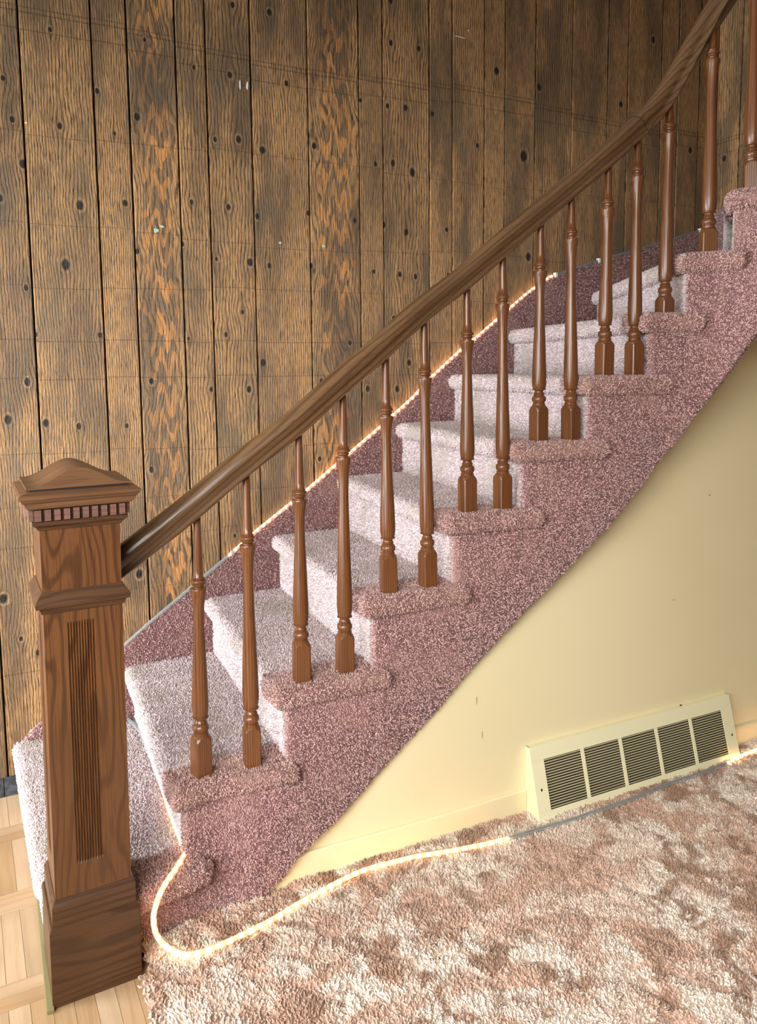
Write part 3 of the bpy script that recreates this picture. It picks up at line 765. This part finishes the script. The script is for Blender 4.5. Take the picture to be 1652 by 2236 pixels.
# the carpet also stays right of the newel base
nrel = PP - NC; na_, nb_ = nrel @ n1, nrel @ n2
keep &= ~((na_ < .192) & (nb_ > -.02))
idxg = -np.ones(len(PP), int); idxg[keep] = np.arange(keep.sum())
zg = .007 + .013*hh
verts = np.c_[PP[keep], zg[keep]]
I = idxg.reshape(GXX.shape); a, b, c_, d_ = I[:-1, :-1], I[1:, :-1], I[1:, 1:], I[:-1, 1:]
ok = (a >= 0) & (b >= 0) & (c_ >= 0) & (d_ >= 0); fc = np.stack([a[ok], b[ok], c_[ok], d_[ok]], 1)
me = bpy.data.meshes.new('carpet'); me.from_pydata(verts.tolist(), [], fc.tolist()); me.update()
me.polygons.foreach_set('use_smooth', [True]*len(me.polygons))
rug = link('carpet', me, M['shag']); tag(rug, 'mottled cream, rose and brown plush carpet covering the floor before the stairs', 'carpet', kind='stuff')
def lf(P):
    _, l = hfield(P); return l
def vis(cen, tn):   # denser pile near the viewer side
    return ((cen[:, 1] > 1.18) & (cen[:, 0]/np.maximum(cen[:, 1], .1) < .85)).astype(float) + .0
add_tufts(rug, .0050, .0070, .0056, 5, mask=vis, lean=.38, leanfield=lf)

for o, sp, ln, wd, sd_ in tuft_jobs:
    add_tufts(o, sp, ln, wd, sd_)

# ------------------------------------------------------------------ newel post
npc = nst(.0935, .0935); ZL = 1.15
newel = empty('newel_post', (npc[0], npc[1], 0), 'tall square oak newel post with fluted panel and moulded gabled cap at the stair foot', 'newel post')
newel.rotation_euler = (0, 0, NA)
tilt = .0108
def nlink(name, m, mat, parent=newel, bevel=0., smooth=None, label=None):
    me = m.mesh(name)
    # the post leans a touch to the right, as photographed
    bm = bmesh.new(); bm.from_mesh(me); bmesh.ops.recalc_face_normals(bm, faces=bm.faces)
    if bevel:
        es = [e for e in bm.edges if len(e.link_faces) == 2 and e.calc_face_angle(0) > .6]
        bmesh.ops.bevel(bm, geom=es, offset=bevel, segments=2, affect='EDGES')
    for v_ in bm.verts: v_.co.x += tilt*v_.co.z/1.0 * (1 if v_.co.z > .24 else v_.co.z/.24)
    bm.to_mesh(me); bm.free()
    o = bpy.data.objects.new(name, me); C.objects.link(o); me.materials.append(mat); o.parent = parent
    if smooth: smooth_by_angle(o, smooth)
    if label: o['label'] = label
    return o
def sq(h, z_, hy=None): hy = h if hy is None else hy; return [(-h, -hy, z_), (h, -hy, z_), (h, hy, z_), (-h, hy, z_)]
def stack(levels):
    m = MB(); m.loops([sq(h, z_) for h, z_ in levels]); return m
nlink('base_block', stack([(.0935, .0), (.0935, .170), (.0895, .180)]), M['newel_h'], bevel=.0015)
nlink('plinth', stack([(.0865, .178), (.0865, .222), (.0795, .236)]), M['newel_h'], bevel=.0012)
# shaft with a fluted front and side panels
hs = .0785
fl = np.linspace(-.0275, .0275, 121)-.0055
def shaft_loop(z_, dep):
    def edge(sx, k):  # front edge points, k-th side
        pts = [(-hs, -hs)]
        for x in fl:
            ph = ((x+.033)/.055*10) % 1.0; pts.append((x, -hs + dep*math.sin(ph*math.pi)**.8 if 0 < ph < 1 else -hs))
        return pts
    out = []
    for k in range(4):
        a = k*math.pi/2
        for x, y in edge(1, k): out.append((x*math.cos(a)-y*math.sin(a), x*math.sin(a)+y*math.cos(a), z_))
    return out
m = MB(); m.loops([shaft_loop(.228, 0), shaft_loop(.300, 0), shaft_loop(.306, .0035), shaft_loop(.55, .0035), shaft_loop(.833, .0035), shaft_loop(.839, 0), shaft_loop(1.05, 0)])
nlink('shaft', m, M['newel'])
# collar
def mould(name, levels, mat=None, bevel=.0008):
    return nlink(name, stack(levels), mat or M['newel_h'], bevel=bevel)
mould('collar', [(.0785, .862), (.083, .862), (.0835, .868), (.086, .872), (.086, .874), (.0935, .876), (.0940, .884), (.0925, .889), (.080, .908), (.0785, .908)])
mould('neck_moulding', [(.0785, 1.036), (.081, 1.036), (.085, 1.043), (.091, 1.048), (.0925, 1.052), (.0925, 1.057), (.088, 1.0575)])
fr = nlink('frieze', stack([(.0905, 1.056), (.0905, 1.086)]), M['newel_h'])
ndl = 10
for k in range(4):
    a = k*math.pi/2
    for j in range(ndl):
        x = -.0905 + .181*(j+.5)/ndl; m = MB()
        v0 = []
        m.box((x-.0058, -.0985, 1.0585), (.0116, 0, 0), (0, .0085, 0), (0, 0, .0225))
        m.v = [np.array([q[0]*math.cos(a)-q[1]*math.sin(a), q[0]*math.sin(a)+q[1]*math.cos(a), q[2]]) for q in m.v]
        nlink('dentil', m, M['dentil'], fr)
mould('crown_moulding', [(.092, 1.083), (.1005, 1.084), (.105, 1.090), (.107, 1.096), (.112, 1.100), (.1135, 1.104), (.117, 1.106), (.1175, 1.112), (.113, 1.1155), (.098, 1.1195)], M['cap'])
nlink('black_band', stack([(.0955, 1.115), (.0955, 1.1245)]), M['black'], label='black band under the gabled cap')  # thin near-black band between crown moulding and gabled cap
m = MB(); prof = []
NW = 40
for k in range(NW+1):
    x = -.102+.204*k/NW; u = abs(x)/.102
    zz = 1.127 + .036*(1-(3*min(u/.92, 1)**2-2*min(u/.92, 1)**3))
    prof.append((x, zz))
bot_ = [(-.102, 1.1235)]; lo = []
for y in (-.0985, .0985):
    lo.append([(x, y, zz) for x, zz in prof] + [(.102, y, 1.1235), (-.102, y, 1.1235)])
m.loops(lo)
nlink('gabled_cap', m, M['cap'], smooth=40)

# ------------------------------------------------------------------ balustrade: handrail and balusters
rail_thing = empty('stair_railing', (bxy[0][0], bxy[0][1], ZS[2]), 'curved oak stair railing with turned balusters sweeping up to the right', 'railing')
tops = [at_Y(b[2], b[3], y+.0) for b, y in zip(BAL, BY)]
H_ = .030
nstart = at_Y(262, 1258, 1.735)
under = [nstart] + tops[:14] + [tops[14]] + [np.array([1.16, 2.06, tops[14][2]+.16]), np.array([1.20, 1.90, tops[14][2]+.30])]
# smooth the underside line a little
UP = catmull(under, 10)
kk = np.ones(9)/9; US = UP.copy()
for k in range(3):
    e = np.pad(UP[:, k], 4, mode='reflect', reflect_type='odd'); US[:, k] = np.convolve(e, kk, 'valid')
UP = resample(US, .02)
T_ = np.gradient(UP, axis=0); T_ /= np.linalg.norm(T_, axis=1)[:, None]
sideV = np.stack([T_[:, 1], -T_[:, 0], 0*T_[:, 0]], 1); sideV /= np.linalg.norm(sideV, axis=1)[:, None]
upV = np.cross(sideV, T_); upV *= np.sign(upV[:, 2])[:, None]
# mushroom-shaped section: (side, up)
sec = []
for a in np.linspace(-35, 215, 17): sec.append((.0305*math.cos(math.radians(a)), .034+.0265*math.sin(math.radians(a))))
sec += [(-.0245, .015), (-.0275, .008), (-.0265, .001), (-.020, -.002), (.020, -.002), (.0265, .001), (.0275, .008), (.0245, .015)]
def rail_seg(i0, i1, name='rail_section'):
    m = MB(); lo = []
    for i in range(i0, i1+1):
        lo.append([UP[i] + sideV[i]*s_ + upV[i]*u_ for s_, u_ in sec])
    m.loops(lo)
    # object with its own X along the run, so that the grain follows the rail
    me = m.mesh(name); c0 = UP[i0]; dr = UP[i1]-UP[i0]; dr /= np.linalg.norm(dr)
    Zv = np.array([0, 0, 1.]) - dr*dr[2]; Zv /= np.linalg.norm(Zv); Yv = np.cross(Zv, dr)
    Rm = Matrix(((dr[0], Yv[0], Zv[0], c0[0]), (dr[1], Yv[1], Zv[1], c0[1]), (dr[2], Yv[2], Zv[2], c0[2]), (0, 0, 0, 1)))
    me.transform(Rm.inverted())
    bm = bmesh.new(); bm.from_mesh(me); bmesh.ops.recalc_face_normals(bm, faces=bm.faces); bm.to_mesh(me); bm.free()
    o = bpy.data.objects.new(name, me); C.objects.link(o); me.materials.append(M['rail']); o.parent = rail_thing
    o.matrix_parent_inverse = Matrix.Translation(Vector(-WLOC[rail_thing.name])); o.matrix_basis = Rm
    smooth_by_angle(o, 40); return o
def rail_idx(px):
    for i in range(len(UP)):
        v = UP[i]-np.array([0, 0, HC]); 
        if PPX + FPX*(v @ cR)/(v @ cF) > px: return i
ij = rail_idx(1398)
lower = rail_seg(0, ij, 'handrail'); lower['label'] = 'long lower length of the oak handrail'
upper = rail_seg(ij, len(UP)-1, 'handrail'); upper['label'] = 'upper handrail length turning upward'
# thin glue line at the joint
m = MB(); lo = []
for s_ in (-.0007, .0007):
    lo.append([UP[ij] + T_[ij]*s_ + sideV[ij]*q[0]*1.02 + upV[ij]*(.015+(q[1]-.015)*1.02) for q in sec])
m.loops(lo); m.build('joint_line', M['joint'], rail_thing)

def square_base_mesh():
    s_ = .0205; n = 48; m = MB(); lo = []
    def rad(th): c_, q = abs(math.cos(th)), abs(math.sin(th)); return s_/max(c_, q)
    for z_, R in [(-.012, .04), (.0, .04), (.082, .04), (.090, .0288), (.094, .0268), (.098, .0245), (.1015, .0222), (.1045, .0195), (.1065, .0175)]:
        lo.append([(min(rad(a), R)*math.cos(a), min(rad(a), R)*math.sin(a), z_) for a in [2*math.pi*(k+.5)/n for k in range(n)]])
    m.loops(lo); me = m.mesh('square_base'); bm = bmesh.new(); bm.from_mesh(me); bmesh.ops.recalc_face_normals(bm, faces=bm.faces); bm.to_mesh(me); bm.free(); me.materials.append(M['baluster']); return me
SBM = square_base_mesh()
def spindle_mesh(tap, total):
    z0 = .1065; P = [(0, z0-.004), (.0172, z0-.002), (.0182, z0+.001), (.0182, z0+.004), (.0160, z0+.0055), (.0165, z0+.008), (.0195, z0+.012), (.0203, z0+.017), (.0195, z0+.022), (.0165, z0+.026), (.0140, z0+.028),
        (.0145, z0+.030), (.0160, z0+.0315), (.0135, z0+.035), (.0120, z0+.039), (.0135, z0+.042), (.0195, z0+.0435), (.0200, z0+.0455), (.0180, z0+.047)]
    zb = z0+.047
    for u, r_ in [(.0, .0175), (.02, .0192), (.05, .0202), (.09, .0205), (.16, .0200), (.3, .0182), (.45, .0163), (.6, .0145), (.72, .0132), (.80, .0128), (.87, .0136), (.93, .0158), (.97, .0184), (.99, .0196), (1., .0198)]:
        P.append((r_, zb+u*tap))
    zc = zb+tap
    P += [(.0192, zc+.0015), (.0125, zc+.002), (.0118, zc+.006), (.0135, zc+.008), (.0160, zc+.0095), (.0162, zc+.012), (.0140, zc+.0135), (.0140, zc+.0145), (.0178, zc+.0165), (.0188, zc+.0190), (.0178, zc+.0215), (.0145, zc+.023), (.0148, zc+.0245), (.0158, zc+.026), (.0140, zc+.0275), (.0125, zc+.029)]
    top = max(total+.02, zc+.05)
    P += [(.0118, zc+.045), (.0100, (zc+.045+top)/2), (.0082, top), (0, top)]
    n = 24; m = MB(); lo = []
    for r_, z_ in P:
        r_ = max(r_, .0004); lo.append([(r_*math.cos(2*math.pi*k/n), r_*math.sin(2*math.pi*k/n), z_) for k in range(n)])
    m.loops(lo); me = m.mesh('baluster'); bm = bmesh.new(); bm.from_mesh(me); bmesh.ops.recalc_face_normals(bm, faces=bm.faces)
    for e in bm.edges: e.smooth = not (len(e.link_faces) == 2 and e.calc_face_angle(0) > math.radians(50))
    for f in bm.faces: f.smooth = True
    bm.to_mesh(me); bm.free(); me.materials.append(M['baluster']); return me
YAWT = [26, 10, 14, 20, 15, 30, 32, 36, 40, 48, 41, 41, 41, 18, 6]
for i, (b, Y) in enumerate(zip(BAL, BY)):
    P0 = at_Y(b[0], b[1], Y); P0[2] = ZS[b[6]] - {12: .052, 13: .032, 14: .026}.get(i, 0); P1 = tops[i]
    L_ = np.linalg.norm(P1-P0); tap = .417*b[4]/ (FPX*.417/Y) if b[5] else .3224*b[4]/(FPX*.3224/Y)
    z_ = Vector(P1-P0).normalized(); yaw = math.radians(YAWT[i]) - math.atan2(P0[0], P0[1])
    q = Vector((0, 0, 1)).rotation_difference(z_).to_matrix() @ Matrix.Rotation(yaw, 3, 'Z')
    sp = bpy.data.objects.new('baluster', spindle_mesh(tap, L_)); C.objects.link(sp); sp.parent = rail_thing
    sp.matrix_basis = Matrix.Translation(Vector(P0 - WLOC[rail_thing.name])) @ q.to_4x4()
    sb_ = bpy.data.objects.new('square_base', SBM); C.objects.link(sb_); sb_.parent = sp
    smooth = None
    sp['label'] = 'turned oak baluster'
for o in list(rail_thing.children):
    if o.name.startswith('baluster') and 'label' in o: del o['label']

# ------------------------------------------------------------------ rope light
M['tube'] = NT('clear_rope_tube'); _t = M['tube']; _t.fin((.42, .46, .46), .15, .7); _t.b.inputs['Transmission Weight'].default_value = .2; _t.b.inputs['Alpha'].default_value = .5; M['tube'] = _t.m
def lit_mat():
    t = NT('lit_rope_tube'); t.fin((.72, .55, .45), .2, .5)
    t.b.inputs['Emission Color'].default_value = (1.0, .60, .40, 1); t.b.inputs['Emission Strength'].default_value = .10
    t.b.inputs['Alpha'].default_value = .55
    return t.m
M['lit'] = lit_mat()
t = NT('glowing_bulb'); t.fin((1, .9, .7), .5); t.b.inputs['Emission Color'].default_value = (1.0, .66, .36, 1); t.b.inputs['Emission Strength'].default_value = 32; M['bulb'] = t.m
rope = empty('rope_light', np.r_[near1 + (0, -.1), 0.], 'clear rope light with warm bulbs along wall skirt, bottom step and carpet edge', 'rope light')
RR = .0066
def tube(P, r_, name, mat, parent, n=10, smooth=True):
    P = np.array(P); T = np.gradient(P, axis=0); T /= np.linalg.norm(T, axis=1)[:, None]+1e-9
    A = np.cross(T, (0, 0, 1.)); A /= np.linalg.norm(A, axis=1)[:, None]+1e-9; B = np.cross(A, T); m = MB()
    m.loops([[P[i] + A[i]*r_*math.cos(6.2832*k/n) + B[i]*r_*math.sin(6.2832*k/n) for k in range(n)] for i in range(len(P))])
    return m.build(name, mat, parent, smooth=smooth)
_b = MB(); lo = []
for x, r_ in ((-.0052, .0004), (-.005, .002), (-.003, .0032), (.003, .0032), (.005, .002), (.0052, .0004)):
    lo.append([(x, r_*math.cos(6.2832*k/8), r_*math.sin(6.2832*k/8)) for k in range(8)])
_b.loops(lo); bulb_me = _b.mesh('bulb'); bm = bmesh.new(); bm.from_mesh(bulb_me); bmesh.ops.recalc_face_normals(bm, faces=bm.faces); bm.to_mesh(bulb_me); bm.free(); bulb_me.materials.append(M['bulb'])
def lit_run(P, step=.0262):
    tb = tube(resample(P, .012), RR, 'lit_section', M['lit'], rope); Q = resample(P, step); T = np.gradient(Q, axis=0)
    for i in range(len(Q)):
        o = bpy.data.objects.new('bulb', bulb_me); C.objects.link(o); o.parent = tb
        o.location = Q[i] - WLOC[rope.name]; o.rotation_euler = Vector(T[i]).to_track_quat('X', 'Z').to_euler()
def clear_run(P):
    P = resample(P, .015); tube(P, RR, 'unlit_section', M['tube'], rope)
    w1 = P + np.array([0, 0, .0018]); tube(w1, .0011, 'wire', M['vdark'], rope, 6)
def skp(s_): return np.r_[st(s_, TW-.017-.011), float(np.interp(s_, sk_s, sk_z))+.004]
s_a, s_b, s_c = (on_wall(272, 1412)[:2] @ E1), (on_wall(497, 1220)[:2] @ E1), (on_wall(1204, 606)[:2] @ E1)
SKP = lambda a, b: np.array([skp(s_) for s_ in np.arange(a, b, .03)] + [skp(b)])
lit_run(SKP(s_b, s_c)); clear_run(SKP(s_c, corner_s-.02))
zz1 = ZS[1]+RR+.004
tr = [at_z(x, y, zz1) for x, y in ((285,1575),(305,1597),(325,1635))]
tl = [at_z(x, y, zz1) for x, y in ((325,1635),(345,1690),(364,1750),(381,1800),(396,1838),(402,1864),(388,1890),(366,1922),(358,1935))] + [at_z(349,1952,.173), at_z(340,1977,.160)]
start = skp(s_a-.12)
clear_run(catmull([skp(s_b), skp(s_a+.1), skp(s_a), skp(s_a-.12)], 12))
clear_run(catmull([skp(s_a-.12), (skp(s_a-.12)+np.r_[-E2*.03, 0])*np.array([1, 1, 0])+np.array([0, 0, zz1+.03]), at_z(265, 1562, zz1)] + tr, 8))
zf = .031
loopP = [at_z(335, 2003, .130), at_z(339, 2034, .085), at_z(352, 2057, .05), at_z(375, 2075, .036), at_z(408, 2085, .034)]
fl_ = [at_z(x, y, zf) for x, y in ((450,2076),(500,2055),(560,2026),(600,2005),(640,1980),(690,1952),(740,1925),(790,1902),(830,1890),(900,1872),(960,1862),(1000,1855),(1060,1843),(1108,1831))]
lit_run(catmull(tl + loopP + fl_, 8))
def front_of_reg(u, d=.018): return rp(u, DB+d, zf-.002)
cl_ = [at_z(1108, 1831, zf), at_z(1145, 1820, zf)] + [at_z(x, y, zf-.004) for x, y in ((1185,1808),(1240,1793),(1300,1772),(1360,1752),(1410,1733),(1460,1712),(1510,1695),(1560,1678),(1590,1666))]
clear_run(catmull(cl_, 6)); lit_run(catmull([at_z(x, y, zf-.004) for x, y in ((1590,1666),(1615,1652),(1652,1637),(1700,1620),(1800,1585))], 6))
# clear clips holding the rope on the skirt
for px_ in (490, 1200, 1292, 1507):
    s_ = on_wall(px_, 800)[:2] @ E1; q = skp(s_); m = MB(); m.box(q + np.r_[-E1*.006, 0] + np.r_[-E2*.010, -.010], np.r_[E1*.012, 0], np.r_[E2*.018, 0], (0, 0, .020)); m.build('clip', M['white'] if px_ > 1190 else M['tube'], rope, bevel=.002)

# ------------------------------------------------------------------ rest of the room shell (outside the frame)
M['paint'] = plain('cream_wall_paint', (.62, .57, .45), .6)
M['ceil'] = plain('ceiling_paint', (.55, .52, .46), .8)
m = MB(); q = st(-2.75, TW); m.box(np.r_[q, -.05], np.r_[-E1*.08, 0], np.r_[-E2*.10, 0], (0, 0, ZT)); m.box(np.r_[st(-2.75, .9), -.05], np.r_[-E1*.08, 0], np.r_[-E2*2.6, 0], (0, 0, ZT)); m.box(np.r_[st(-2.75, TW-.1), 2.35], np.r_[-E1*.08, 0], np.r_[-E2*1.7, 0], (0, 0, ZT-2.4))
wl_ = m.build('wall_left', M['paint']); tag(wl_, 'entry wall with a daylit doorway, left outside the picture', kind='structure')
m = MB(); q = st(-2.67, 1.60); m.box(np.r_[q, 0], np.r_[E1*.9, 0], np.r_[-E2*.10, 0], (0, 0, 2.7)); pt = m.build('wall_blocker', M['paint']); tag(pt, 'short unseen partition added to block the entry light, left outside the picture', kind='structure')  # unseen wall added to shade the near edge of the treads
m = MB(); cq = [(-4.5, -3.5), (3.6, -3.5), (3.6, 1.9), (2.4, 1.75), (.9, 1.62), (-.5, 1.25), (-4.5, -.8)]
m.loops([[np.r_[a, 2.32] for a in cq], [np.r_[a, 2.75] for a in cq]]); ce_ = m.build('ceiling', M['ceil']); tag(ce_, 'ceiling of the room, above the picture', kind='structure')
m = MB(); m.loops([[np.r_[st(-4, 3.0), 3.42], np.r_[st(4, 3.0), 3.42], np.r_[st(4, -.5), 3.42], np.r_[st(-4, -.5), 3.42]], [np.r_[st(-4, 3.0), 3.5], np.r_[st(4, 3.0), 3.5], np.r_[st(4, -.5), 3.5], np.r_[st(-4, -.5), 3.5]]])
m.build('ceiling_upper', M['ceil']).__setitem__('kind', 'structure')
